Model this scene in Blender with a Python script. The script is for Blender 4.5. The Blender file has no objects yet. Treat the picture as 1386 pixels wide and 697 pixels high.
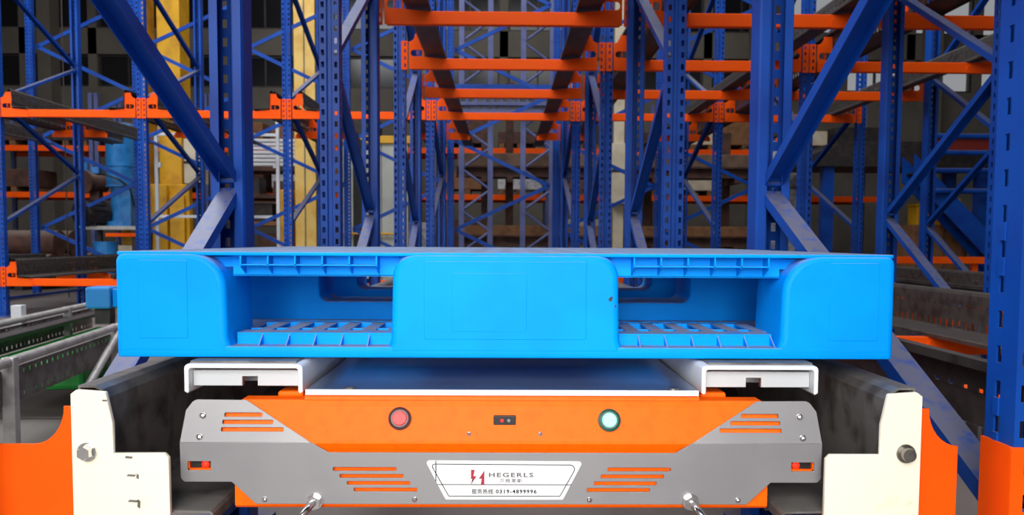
import bpy, bmesh, math, random
from mathutils import Vector, Matrix, Euler
random.seed(7)
S = bpy.context.scene
COL = S.collection
R = math.radians
# ------------------------------------------------------------------ camera
cam = bpy.data.cameras.new('camera'); camo = bpy.data.objects.new('camera', cam); COL.objects.link(camo)
cam.sensor_width = 36; cam.lens = 36*1080/1386
cam.shift_y = 39.5/1386
cam.clip_start = .05
camo.matrix_world = (Matrix.Translation((.005, 0, .8)) @ Matrix.Rotation(R(-.64), 4, 'Z') @
                     Matrix.Rotation(R(90-3.3), 4, 'X') @ Matrix.Rotation(R(.3), 4, 'Z'))
cam.dof.use_dof = True; cam.dof.focus_distance = 1.22; cam.dof.aperture_fstop = 10
S.camera = camo
# ------------------------------------------------------------------ world and light
w = bpy.data.worlds.new('overcast_sky'); S.world = w; w.use_nodes = True
bg = w.node_tree.nodes['Background']
bg.inputs['Color'].default_value = (.93, .96, 1, 1); bg.inputs['Strength'].default_value = .3
def area(name, loc, target, sx, sy, power, color=(1, 1, 1)):
    l = bpy.data.lights.new(name, 'AREA'); l.shape = 'RECTANGLE'; l.size = sx; l.size_y = sy
    l.energy = power; l.color = color
    o = bpy.data.objects.new(name, l); COL.objects.link(o); o.location = loc
    o.rotation_euler = (Vector(target)-Vector(loc)).to_track_quat('-Z', 'Y').to_euler()
    return o
area('door_daylight', (-1.2, -4.2, 3.6), (0, 2.0, .6), 5, 3, 440, (1, .985, .96))
sb = area('front_lamp', (-.1, -1.0, 1.0), (0, 1.2, .62), .7, .7, 3.0, (1, .985, .95)); sb.data.spread = R(48)
area('side_daylight', (-9.5, 2.5, 3.4), (-2.2, 3.6, .2), 4, 3, 260, (.96, .98, 1))
area('skylight_aisle', (-4.5, 5.5, 8.6), (-4.5, 6.0, 0), 5, 7, 900, (.95, .97, 1))
area('skylight_lane', (1.5, 6.0, 8.6), (1.5, 7.5, 0), 5, 8, 520, (.95, .97, 1))
area('skylight_back', (-1, 15.5, 8.6), (-1, 15.5, 0), 12, 3, 150, (1, .97, .92))
S.view_settings.view_transform = 'Standard'; S.view_settings.look = 'None'
S.view_settings.exposure = 0; S.view_settings.gamma = 1; S.view_settings.use_curve_mapping = False
S.cycles.max_bounces = 6

# ------------------------------------------------------------------ materials
def srgb(r, g, b):
    f = lambda c: ((c/255+.055)/1.055)**2.4 if c/255 > .04045 else c/255/12.92
    return (f(r), f(g), f(b), 1)
def mat(name, col, rough=.5, metal=0, col2=None, scale=8, dust=0, dustcol=(120, 118, 118), bump=0, lo=.45, hi=.65,
        spec=.5, emit=None, estr=0, stretch=None, coat=0):
    m = bpy.data.materials.new(name); m.use_nodes = True
    nt = m.node_tree; N = nt.nodes; L = nt.links; b = N['Principled BSDF']
    b.inputs['Base Color'].default_value = srgb(*col); b.inputs['Roughness'].default_value = rough
    b.inputs['Metallic'].default_value = metal; b.inputs['Specular IOR Level'].default_value = spec
    b.inputs['Coat Weight'].default_value = coat
    tc = N.new('ShaderNodeTexCoord'); out = None
    mp = N.new('ShaderNodeMapping'); L.new(tc.outputs['Object'], mp.inputs[0])
    if stretch: mp.inputs['Scale'].default_value = stretch
    if col2:
        n = N.new('ShaderNodeTexNoise'); n.inputs['Scale'].default_value = scale; n.inputs['Detail'].default_value = 6
        L.new(mp.outputs[0], n.inputs['Vector'])
        r = N.new('ShaderNodeMapRange'); r.inputs[1].default_value = lo; r.inputs[2].default_value = hi
        L.new(n.outputs[0], r.inputs[0])
        x = N.new('ShaderNodeMix'); x.data_type = 'RGBA'
        x.inputs[6].default_value = srgb(*col); x.inputs[7].default_value = srgb(*col2)
        L.new(r.outputs[0], x.inputs[0]); out = x.outputs[2]
    if dust:   # dust that has settled on faces that look up
        g = N.new('ShaderNodeNewGeometry'); s = N.new('ShaderNodeSeparateXYZ'); L.new(g.outputs['Normal'], s.inputs[0])
        r = N.new('ShaderNodeMapRange'); r.inputs[1].default_value = .45; r.inputs[2].default_value = .95; r.inputs[4].default_value = dust
        L.new(s.outputs[2], r.inputs[0])
        n = N.new('ShaderNodeTexNoise'); n.inputs['Scale'].default_value = 35; n.inputs['Detail'].default_value = 5
        L.new(tc.outputs['Object'], n.inputs['Vector'])
        q = N.new('ShaderNodeMapRange'); q.inputs[1].default_value = .22; q.inputs[2].default_value = .5
        L.new(n.outputs[0], q.inputs[0])
        mu = N.new('ShaderNodeMath'); mu.operation = 'MULTIPLY'; L.new(r.outputs[0], mu.inputs[0]); L.new(q.outputs[0], mu.inputs[1])
        x = N.new('ShaderNodeMix'); x.data_type = 'RGBA'
        if out: L.new(out, x.inputs[6])
        else: x.inputs[6].default_value = srgb(*col)
        x.inputs[7].default_value = srgb(*dustcol); L.new(mu.outputs[0], x.inputs[0]); out = x.outputs[2]
    if out: L.new(out, b.inputs['Base Color'])
    if bump:
        n = N.new('ShaderNodeTexNoise'); n.inputs['Scale'].default_value = scale*6; n.inputs['Detail'].default_value = 4
        L.new(mp.outputs[0], n.inputs['Vector'])
        bp = N.new('ShaderNodeBump'); bp.inputs['Strength'].default_value = bump; bp.inputs['Distance'].default_value = .004
        L.new(n.outputs[0], bp.inputs['Height']); L.new(bp.outputs[0], b.inputs['Normal'])
    if emit:
        b.inputs['Emission Color'].default_value = srgb(*emit); b.inputs['Emission Strength'].default_value = estr
    return m
BLUE = mat('blue_paint', (13, 72, 164), .42, col2=(9, 56, 142), scale=3, dust=.85, dustcol=(112, 108, 110), spec=.25)
ORANGE = mat('orange_paint', (255, 92, 8), .5, col2=(252, 83, 6), scale=3, dust=.2, dustcol=(170, 110, 80), spec=.12)
SHORANGE = mat('shuttle_orange', (255, 102, 3), .5, col2=(250, 97, 3), scale=60, bump=.08, spec=.14)
IVORY = mat('ivory_paint', (244, 235, 212), .5, col2=(212, 198, 164), scale=22, lo=.62, hi=.8, spec=.3)
RAIL = mat('dark_galvanised_steel', (114, 110, 106), .42, .12, col2=(76, 70, 66), scale=18, dust=.45, dustcol=(122, 118, 114), bump=.15)
RAIL_SHADED = mat('shaded_rail_steel', (70, 64, 60), .5, .1, col2=(48, 42, 40), scale=18, dust=.35, dustcol=(104, 98, 94), bump=.15)  # same rail steel, colour darkened for shade on the upper and neighbouring rails
PAL = mat('blue_plastic', (0, 152, 248), .5, col2=(0, 145, 242), scale=7, dust=.9, dustcol=(138, 140, 150), bump=.03, spec=.08)
COVER = mat('silver_grey_paint', (136, 134, 136), .4, .15, col2=(128, 126, 129), scale=5)
WHITE = mat('white_paint', (214, 217, 222), .35, col2=(205, 207, 212), scale=12, lo=.6, hi=.75)
TOPPL = mat('pale_top_plate', (120, 134, 160), .16, .55, col2=(110, 124, 150), scale=9)
CHROME = mat('chrome', (225, 225, 225), .18, 1)
STEEL = mat('bolt_steel', (150, 146, 140), .35, .9, col2=(110, 104, 98), scale=60)
BARW = mat('grey_white_paint', (190, 193, 196), .4)
BLACK = mat('black_plastic', (22, 20, 21), .45)
BEZEL = mat('dark_bezel', (62, 32, 34), .4)
GBEZEL = mat('green_bezel', (20, 70, 58), .4)
REDL = mat('red_lens', (225, 14, 12), .45, emit=(255, 30, 25), estr=.35)
GRNL = mat('green_lens', (120, 240, 205), .3, emit=(120, 255, 215), estr=1.1)
REDG = mat('red_sensor', (255, 40, 20), .3, emit=(255, 40, 15), estr=1.2)
LOGO = mat('logo_red', (160, 22, 44), .6, col2=(70, 24, 44), scale=90)
INK = mat('grey_ink', (26, 22, 24), .7, spec=.1)
PALEINK = mat('pale_ink', (96, 88, 92), .7, spec=.1)
LABELW = mat('white_label', (212, 212, 214), .5, spec=.1)
YELLOW = mat('yellow_paint', (226, 168, 22), .45, col2=(196, 140, 16), scale=4)
YELLOW_SKYLIT = mat('skylit_yellow_paint', (240, 200, 110), .45, col2=(224, 176, 80), scale=4)  # crane yellow made lighter, skylight put into the colour of one mast
RUST = mat('brown_steel', (86, 54, 42), .7, col2=(58, 38, 32), scale=6, dust=.6, dustcol=(150, 140, 128))
GALV = mat('galvanised_tube', (184, 182, 178), .38, .25, col2=(160, 158, 156), scale=20)
GREEN = mat('green_paint', (18, 148, 52), .4, col2=(14, 120, 40), scale=6)
LBLUE = mat('light_blue_paint', (40, 130, 200), .4, col2=(32, 110, 178), scale=8)
CREAM = mat('cream_paint', (214, 202, 176), .55, col2=(196, 182, 156), scale=5)
PANEL = mat('pale_panel', (186, 188, 180), .5, col2=(170, 172, 166), scale=4)
LILAC = mat('lilac_paint', (92, 100, 150), .5, col2=(76, 84, 132), scale=5)
DARKM = mat('dark_machine', (38, 34, 36), .5, col2=(58, 48, 44), scale=12)
WRAP = mat('clear_wrap', (205, 206, 210), .25, col2=(150, 150, 160), scale=14)
CONC = mat('concrete_floor', (112, 104, 100), .55, col2=(92, 86, 84), scale=1.3, bump=.05)
WALL = mat('wall_paint', (104, 98, 90), .8, col2=(90, 85, 78), scale=1.2)
GLASS = mat('dark_glass', (26, 26, 30), .15)
ROOF = mat('roof_sheet', (70, 68, 66), .8)
CARD = mat('brown_board', (134, 92, 58), .8, col2=(112, 76, 48), scale=8)

# ------------------------------------------------------------------ mesh helpers
def wloc(o):
    v = Vector((0, 0, 0))
    while o: v += o.location; o = o.parent
    return v
class MB:
    def __init__(s): s.bm = bmesh.new()
    def quad(s, *ps):
        return s.bm.faces.new([s.bm.verts.new(p) for p in ps])
    def box(s, x0, x1, y0, y1, z0, z1, bev=0):
        b = bmesh.new() if bev else s.bm
        v = [b.verts.new(p) for p in ((x0,y0,z0),(x1,y0,z0),(x1,y1,z0),(x0,y1,z0),(x0,y0,z1),(x1,y0,z1),(x1,y1,z1),(x0,y1,z1))]
        for f in ((3,2,1,0),(4,5,6,7),(0,1,5,4),(1,2,6,5),(2,3,7,6),(3,0,4,7)): b.faces.new([v[i] for i in f])
        if bev:
            bmesh.ops.bevel(b, geom=b.edges[:], offset=bev, segments=2, affect='EDGES', profile=.5)
            s.join(b)
        return s
    def join(s, b, M=None):
        me = bpy.data.meshes.new('t'); b.to_mesh(me); b.free()
        if M: me.transform(M)
        s.bm.from_mesh(me); bpy.data.meshes.remove(me); return s
    def mesh(s, me, M=None):
        if M is not None: me.transform(M)
        s.bm.from_mesh(me); bpy.data.meshes.remove(me); return s
    def tube(s, p, q, r, n=12, r2=None):
        p, q = Vector(p), Vector(q); d = q-p; rot = d.to_track_quat('Z', 'Y').to_matrix().to_4x4()
        b = bmesh.new()
        bmesh.ops.create_cone(b, cap_ends=True, segments=n, radius1=r, radius2=r if r2 is None else r2, depth=d.length,
                              matrix=Matrix.Translation((p+q)/2) @ rot)
        return s.join(b)
    def ball(s, c, r, sc=(1, 1, 1), n=12):
        b = bmesh.new()
        bmesh.ops.create_uvsphere(b, u_segments=n, v_segments=max(6, n//2), radius=r, matrix=Matrix.Translation(c) @ Matrix.Diagonal((*sc, 1)))
        return s.join(b)
    def path(s, pts, r, n=10):
        pts = [Vector(p) for p in pts]; rings = []
        for i, p in enumerate(pts):
            t = (pts[min(i+1, len(pts)-1)]-pts[max(i-1, 0)]).normalized(); q = t.to_track_quat('Z', 'Y')
            rings.append([s.bm.verts.new(p+q @ Vector((r*math.cos(a*math.tau/n), r*math.sin(a*math.tau/n), 0))) for a in range(n)])
        for a, b in zip(rings, rings[1:]):
            for k in range(n): s.bm.faces.new((a[k], a[(k+1) % n], b[(k+1) % n], b[k]))
        s.bm.faces.new(rings[0][::-1]); s.bm.faces.new(rings[-1]); return s
    def channel(s, p, q, wd, dp, t=.003, side=1, up=(0, 0, 1)):
        """C channel from p to q: web of width wd square to `up`, flanges dp turned to side."""
        p, q = Vector(p), Vector(q); d = (q-p).normalized(); nrm = Vector(up); a = d.cross(nrm).normalized(); nrm = a.cross(d).normalized()
        sec = [(-wd/2, -dp), (-wd/2, 0), (wd/2, 0), (wd/2, -dp), (wd/2-t, -dp), (wd/2-t, -t), (-wd/2+t, -t), (-wd/2+t, -dp)]
        A = [s.bm.verts.new(p+a*u+nrm*v*side) for u, v in sec]; B = [s.bm.verts.new(q+a*u+nrm*v*side) for u, v in sec]
        n = len(sec)
        for k in range(n): s.bm.faces.new((A[k], A[(k+1) % n], B[(k+1) % n], B[k]))
        s.bm.faces.new(A[::-1]); s.bm.faces.new(B); return s
    def build(s, name, m, parent=None, smooth=False, label=None, loc=None, kind=None):
        bmesh.ops.recalc_face_normals(s.bm, faces=s.bm.faces[:])
        me = bpy.data.meshes.new(name); s.bm.to_mesh(me); s.bm.free(); me.materials.append(m)
        if smooth:
            me.set_sharp_from_angle(angle=R(35)) if hasattr(me, 'set_sharp_from_angle') else None
            for p in me.polygons: p.use_smooth = True
        o = bpy.data.objects.new(name, me); COL.objects.link(o)
        if parent: off = wloc(parent); o.parent = parent
        elif loc: off = Vector(loc); o.location = off
        else:
            vs = [v.co for v in me.vertices]
            off = Vector(((min(v.x for v in vs)+max(v.x for v in vs))/2, (min(v.y for v in vs)+max(v.y for v in vs))/2, min(v.z for v in vs)))
            o.location = off
        me.transform(Matrix.Translation(-off))
        if label: o['label'] = label
        if kind: o['kind'] = kind
        return o
def rp(pts, n=6):
    """polygon with rounded corners from (x, y[, r])"""
    out = []; m = len(pts)
    for i in range(m):
        p = Vector(pts[i][:2]); r = pts[i][2] if len(pts[i]) > 2 else 0
        if not r: out.append(tuple(p)); continue
        a = Vector(pts[i-1][:2])-p; b = Vector(pts[(i+1) % m][:2])-p
        h = a.angle(b)/2; d = min(r/math.tan(h), a.length*.49, b.length*.49); r_ = d*math.tan(h)
        c = p+(a.normalized()+b.normalized()).normalized()*(r_/math.sin(h))
        s0 = p+a.normalized()*d-c; s1 = p+b.normalized()*d-c
        a0 = math.atan2(s0.y, s0.x); da = math.atan2(s1.y, s1.x)-a0
        while da > math.pi: da -= math.tau
        while da < -math.pi: da += math.tau
        for k in range(n+1): out.append((c.x+r_*math.cos(a0+da*k/n), c.y+r_*math.sin(a0+da*k/n)))
    return out
def plate(outline, holes=(), t=.004, bev=0, res=1):
    """flat filled outline with holes, thickness t, as a mesh in XZ (front face at y=0, going back to y=t)"""
    c = bpy.data.curves.new('p', 'CURVE'); c.dimensions = '2D'; c.fill_mode = 'BOTH'
    c.extrude = t/2-bev; c.bevel_depth = bev; c.bevel_resolution = res; c.offset = -bev
    for lp in (outline, *holes):
        sp = c.splines.new('POLY'); sp.points.add(len(lp)-1); sp.use_cyclic_u = True
        for k, (x, y) in enumerate(lp): sp.points[k].co = (x, y, 0, 1)
    o = bpy.data.objects.new('p', c); me = bpy.data.meshes.new_from_object(o)
    bpy.data.objects.remove(o); bpy.data.curves.remove(c)
    me.transform(Matrix.Translation((0, t/2, 0)) @ Matrix.Rotation(R(90), 4, 'X'))
    return me
def slot(x0, x1, z0, z1, r=None):
    r = min(x1-x0, z1-z0)*.49 if r is None else r
    return rp([(x0, z0, r), (x1, z0, r), (x1, z1, r), (x0, z1, r)], 3)
def circ(x, z, r, n=12): return [(x+r*math.cos(k*math.tau/n), z+r*math.sin(k*math.tau/n)) for k in range(n)]
def sheet(sec, holes, length, pitch, hh, thick, start=.03, axis='Z'):
    """folded sheet: section points, holes = {segment index}, swept along the axis; slots hh long every pitch"""
    bm = bmesh.new()
    P = (lambda p, t: (p[0], p[1], t)) if axis == 'Z' else (lambda p, t: (p[0], t, p[1]))
    lo = [bm.verts.new(P(p, 0)) for p in sec]; hi = [bm.verts.new(P(p, length)) for p in sec]
    for i in range(len(sec)-1):
        a, b = sec[i], sec[i+1]
        if i not in holes:
            bm.faces.new((lo[i], lo[i+1], hi[i+1], hi[i]))
        else:
            t = 0; k = start
            while True:
                e = min(k, length)
                if e-t > 1e-4: bm.faces.new([bm.verts.new(P(p, q)) for p, q in ((a, t), (b, t), (b, e), (a, e))])
                t = k+hh; k += pitch
                if t >= length: break
    bmesh.ops.recalc_face_normals(bm, faces=bm.faces[:])
    bmesh.ops.solidify(bm, geom=bm.faces[:], thickness=thick)
    return bm
def thing(name, label, cat, loc=(0, 0, 0), group=None):
    o = bpy.data.objects.new(name, None); COL.objects.link(o); o.location = loc; o.empty_display_size = .1
    o['label'] = label; o['category'] = cat
    if group: o['group'] = group
    return o
def tag(o, label, cat, group=None):
    o['label'] = label; o['category'] = cat
    if group: o['group'] = group
    return o
def kids(o): return [c for c in COL.objects if c.parent == o]
def copy_tree(o, loc=None, label=None, group=None):
    ch = list(o.children)
    c = o.copy(); COL.objects.link(c)
    if loc is not None: c.location = loc
    if label: c['label'] = label
    if group: c['group'] = group
    def rec(src, dst):
        for k in list(src.children):
            q = k.copy(); COL.objects.link(q); q.parent = dst; rec(k, q)
    rec(o, c); return c
def struct(o): o['kind'] = 'structure'; return o
def place(o, loc, label): o.location = loc; o['label'] = label; return o

# ------------------------------------------------------------------ the hall
struct(MB().box(-13, 12, -16, 19, -.2, 0).build('floor', CONC))
b = MB()
for y in (-3.3, .8, 3.52, 7.4, 12): b.box(-13, 12, y-.006, y+.006, 0, .0012)
struct(b.build('trim_1', DARKM))
struct(MB().box(-13.2, -13, -4, 19.3, 0, 9).build('wall_left', WALL))
struct(MB().box(12, 12.2, -4, 19.3, 0, 9).build('wall_right', WALL))
struct(MB().box(-13.2, 12.2, -4, 19.3, 9, 9.2).build('ceiling', ROOF))
WX = [-12+k*1.6 for k in range(15)]
b = MB(); b.box(-13, 12, 19, 19.3, 0, 4.35); b.box(-13, 12, 19, 19.3, 5.1, 5.7); b.box(-13, 12, 19, 19.3, 6.9, 9)
for k in range(16): x = -12.8+k*1.6; b.box(x-.1, x+.1, 19, 19.3, 4.35, 6.9)
struct(b.build('wall_back', WALL))
n = 0
for k in range(15):
    x0 = -12.7+k*1.6; x1 = x0+1.4
    for z0, z1 in ((4.35, 5.1), (5.7, 6.9)):
        n += 1
        f = MB()
        for a in ((x0, x0+.05, z0, z1), (x1-.05, x1, z0, z1), (x0+.05, x1-.05, z0, z0+.05), (x0+.05, x1-.05, z1-.05, z1), ((x0+x1)/2-.02, (x0+x1)/2+.02, z0+.05, z1-.05)):
            f.box(a[0], a[1], 19.08, 19.16, a[2], a[3])
        f = struct(f.build(f'window_{n}', DARKM))
        if x0 < 6.4: MB().box(x0+.05, x1-.05, 19.11, 19.12, z0+.05, z1-.05).build('pane', GLASS, f)

# ------------------------------------------------------------------ rack: uprights
H = 5.3
half = [(-.020, .078), (-.042, .078), (-.046, .07), (-.046, 0), (-.034, 0), (-.021, 0), (-.012, 0), (-.007, .007)]
sec = half+[(-x, y) for x, y in half[::-1]]
post_bm = MB(); post_bm.join(sheet(sec, {4, 10}, H, .05, .024, .0028))
POST = post_bm.build('upright_post', BLUE)
COL.objects.unlink(POST)
hf = [(-.020, .074), (-.038, .072), (-.042, .066), (-.042, .046), (-.042, .034), (-.042, 0), (-.0345, 0), (-.0215, 0), (-.012, 0), (-.007, .007)]
FPOST = MB().join(sheet(hf+[(-x, y) for x, y in hf[::-1]], {3, 6, 12, 15}, H, .05, .024, .0028)).build('upright_post', BLUE)
COL.objects.unlink(FPOST)
foot = MB(); foot.mesh(plate(rp([(-.08, -.06, .01), (.08, -.06, .01), (.08, .14, .01), (-.08, .14, .01)]), [circ(-.065, .12, .008), circ(.065, .12, .008)], .008),
                       Matrix.Translation((0, 0, .0005)) @ Matrix.Rotation(R(90), 4, 'X') @ Matrix.Diagonal((1, 1, -1, 1)))
FOOT = foot.build('foot_plate', BLUE); COL.objects.unlink(FOOT)
ZERO = Vector((0, 0, 0))
def sub(src, parent, loc=(0, 0, 0), rz=0):
    o = src.copy(); COL.objects.link(o); o.parent = parent; o.location = loc; o.rotation_euler = (0, 0, rz); return o
def make_frame(depth, zf, zr, pitch, low):
    t = thing('rack_upright', '', 'rack frame')
    FO = Vector(FOOT.location)
    fp = sub(FPOST, t, (0, FPOST.location.y, 0)); sub(POST, t, (0, depth-.039, 0), math.pi)
    sub(FOOT, t, (0, .04, 0)); sub(FOOT, t, (0, depth-.04, 0), math.pi)
    y0, y1 = .06, depth-.06
    nodes = []
    a, c = zf, zr
    seq = sorted([(zf+k*pitch, y0) for k in range(9)]+[(zr+k*pitch, y1) for k in range(9)])
    seq = [s for s in seq if s[0] < H-.05]
    for (za, ya), (zb, yb) in zip(seq, seq[1:]):
        d = .022 if yb > ya else -.022
        m = MB().channel((0, ya, za+.018), (0, yb, zb-.018), .05, .028, .003, 1, (0, -(zb-za)*(1 if yb > ya else -1), abs(yb-ya)))
        m.build('diagonal_brace', BLUE, t)
        bo = MB().tube((-.0305, ya, za), (.0305, ya, za), .007, 6); bo.build('brace_bolt', BLUE, t)
    MB().channel((0, y0, low), (0, y1, low), .05, .028, .003).build('horizontal_strut', BLUE, t)
    return t
# prototypes are the first real frames
LX = lambda i: .725+1.45*i+(.012 if i == 0 else -.012 if i == -1 else 0)           # line i: 0 = right of the lane, -1 = left of the lane
FA = [(1.145, 'nearest'), (3.44, 'second'), (5.74, 'third')]
protoA = make_frame(1.1, .33, .957, 1.255, .16)
side = {-1: 'left side of the shuttle lane', 0: 'right side of the shuttle lane', 1: 'second line right of the shuttle lane', 2: 'third line right of the shuttle lane'}
first = True
for fi, (y, word) in enumerate(FA):
    for i in (-1, 0, 1, 2):
        if (i == 2 and fi == 0): continue
        lb = f'blue slotted rack upright with braces, {word} along the {side[i]}'
        loc = (LX(i), y, 0)
        if fi == 0 and i < 1:     # the two entry frames are deeper; the left one stands a little askew, braced at other heights
            lf = make_frame(1.16, .235, .957, 1.26, .1) if i else make_frame(1.16, .40, .957, 1.187, .16)
            place(lf, (LX(i)+(-.031 if i else .019), 1.085, 0), lb); lf['group'] = 'blue rack uprights'; lf.rotation_euler.z = -.0267 if i else .0164
            continue
        if first: place(protoA, loc, lb); protoA['group'] = 'blue rack uprights'; first = False
        else: copy_tree(protoA, loc, lb, 'blue rack uprights')
protoB = make_frame(1.58, .95, 1.575, 1.25, .2)
lineword = {-5: 'fourth line left of the lane', -4: 'third line left of the lane by the rusty pipes',
            -3: 'second line left of the lane before the yellow mast', -2: 'first line left of the lane before the pale mast',
            -1: 'left of the lane itself, behind three others', 0: 'right of the lane itself, behind three others',
            1: 'second line right of the lane', 2: 'third line right of the lane'}
first = True
for i in range(-5, 3):
    lb = f'far blue rack frame, {lineword[i]}'
    loc = (LX(i), 8.12, 0)
    if first: place(protoB, loc, lb); protoB['group'] = 'deep far rack frames'; first = False
    else: copy_tree(protoB, loc, lb, 'deep far rack frames')
# single posts of the back row with cross bracing between them
first = None
for i in range(-5, 3):
    lb = f'single blue back row post, {lineword[i].replace("behind three others", "last of all")}'
    if first is None:
        first = thing('rack_post', lb, 'post', (LX(i), 11.2, 0), 'back row posts')
        sub(POST, first, (0, .039, 0)); sub(FOOT, first, (0, .04, 0))
    else: copy_tree(first, (LX(i), 11.2, 0), lb, 'back row posts')
first = None
lanew = {-5: 'leftmost bay', -4: 'bay by the rusty pipes', -3: 'bay of the blue gearmotor', -2: 'bay of the white frame', -1: 'shuttle lane', 0: 'first bay right of the lane', 1: 'second bay right of the lane'}
for i in range(-5, 2):
    if first is None:
        first = thing('back_bracing', f'blue zigzag bracing across the back of the {lanew[i]}', 'bracing', (LX(i), 11.295, 0), 'zigzag back bracing')
        zz = [(.06 if k % 2 == 0 else 1.39, .33+.625*k) for k in range(8)]
        zz = [((1.39 if k % 2 == 0 else .06), .325+.625*k) for k in range(8)]
        for (xa, za), (xb, zb) in zip(zz, zz[1:]):
            MB().channel((LX(i)+xa, 11.295, za), (LX(i)+xb, 11.295, zb), .05, .025, .003, 1, (0, -1, 0)).build('diagonal_brace', BLUE, first)
    else: copy_tree(first, (LX(i), 11.295, 0), f'blue zigzag bracing across the back of the {lanew[i]}')

# ------------------------------------------------------------------ rack: beams with corbel brackets, rails
def corbel(hole, sgn, y):
    ext = .055 if (sgn < 0 and not hole) else 0
    pts = [(.668+ext, -.04), (.668+ext, .15)]
    for k in range(8, -1, -1):
        a = R(90*k/8); pts.append((.668-.044*math.cos(a), .205-.055*math.sin(a)))
    pts += [(.606, .205), (.562, .207), (.562, .046), (.43, .032), (.40, .0), (.40, -.04)]
    hs = [rp([(.574, .048, .006), (.655, .048, .02), (.655, .093, .02), (.574, .093, .006)], 4)] if hole else []
    me = plate(pts, hs, .005, .0012)
    return me, Matrix.Translation((0, y, 0)) @ Matrix.Diagonal((sgn, 1, 1, 1))
def make_beam(hole, tube, rear):
    """one cross beam of a lane, lane centre at x=0, beam centre at z=0, post face at y=0"""
    t = thing('cross_beam' if tube else 'rail_bracket', '', 'rack beam' if tube else 'bracket')
    y = -.007 if not rear else .002
    if tube:
        MB().box(-.66, .66, y+.006, y+.05, -.038 if hole else -.12, .036 if hole else -.05, .004).build('beam_tube', ORANGE, t)
    for s in (-1, 1):
        me, M = corbel(hole, s, y)
        c = MB().mesh(me, M).build('corbel_plate', ORANGE, t)
        f = MB()
        f.box(min(s*.606, s*.612), max(s*.606, s*.612), y+.005, y+.04, .06, .2)
        f.build('ear_flange', ORANGE, c)
        if not hole:
            if s > 0:      # angle plate wrapped round the entry post
                hs = [slot(.726, .739, z-.013, z+.013, .003) for z in (-.015, .035, .085, .135)]+[slot(.779, .792, z-.013, z+.013, .003) for z in (-.015, .035, .085, .135)]
                me = plate(rp([(.708, -.12, .004), (.804, -.12, .004), (.804, .163, .004), (.708, .163, .004)], 2), hs, .004)
                ep = MB().mesh(me, Matrix.Translation((0, -.066, 0))); ep.box(.708, .7125, -.062, .006, -.12, .163)
                ep.build('end_plate', ORANGE, t)
            continue
        hs = [slot(.69, .702, z-.012, z+.012, .003) for z in (-.015, .035, .085, .13)]
        me = plate(rp([(.678, -.045, .004), (.722, -.045, .004), (.722, .155, .004), (.678, .155, .004)], 2), hs, .004)
        MB().mesh(me, Matrix.Translation((0, -.006 if not rear else .002, 0)) @ Matrix.Diagonal((s, 1, 1, 1))).build('end_plate', ORANGE, t)
    return t
BZ = {1: .355, 2: 2.05}
rows = [(1.145, 0, range(0, 1), 'nearest front'), (2.23, 1, range(0, 2), 'second'), (3.44, 0, range(0, 3), 'third'), (4.56, 1, range(0, 3), 'fourth'),
        (5.74, 0, range(0, 3), 'fifth'), (6.86, 1, range(0, 3), 'sixth'), (8.12, 0, range(-4, 3), 'seventh'), (9.7, 1, range(-4, 3), 'eighth')]
lanel = {-4: 'the leftmost bay', -3: 'the bay by the rusty pipes', -2: 'the bay of the blue gearmotor', -1: 'the bay of the white frame',
         0: 'the shuttle lane', 1: 'the first bay right of the lane', 2: 'the second bay right of the lane'}
protos = {}
for y, rear, lanes, word in rows:
    for k in lanes:
        for lv in (1, 2):
            hole = not (y < 1.2); tube = y < 9
            key = (hole, tube, rear)
            what = 'orange beam with eared brackets' if tube else 'pair of orange eared brackets'
            lb = f'{word} {"upper" if lv == 2 else "lower"} {what}, {lanel[k]}'
            loc = (1.45*k, y, BZ[lv])
            grp = 'orange rack beams' if tube else 'bracket pairs'
            if key not in protos: o = protos[key] = make_beam(*key); place(o, loc, lb); o['group'] = grp
            else: copy_tree(protos[key], loc, lb, grp)
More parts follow.
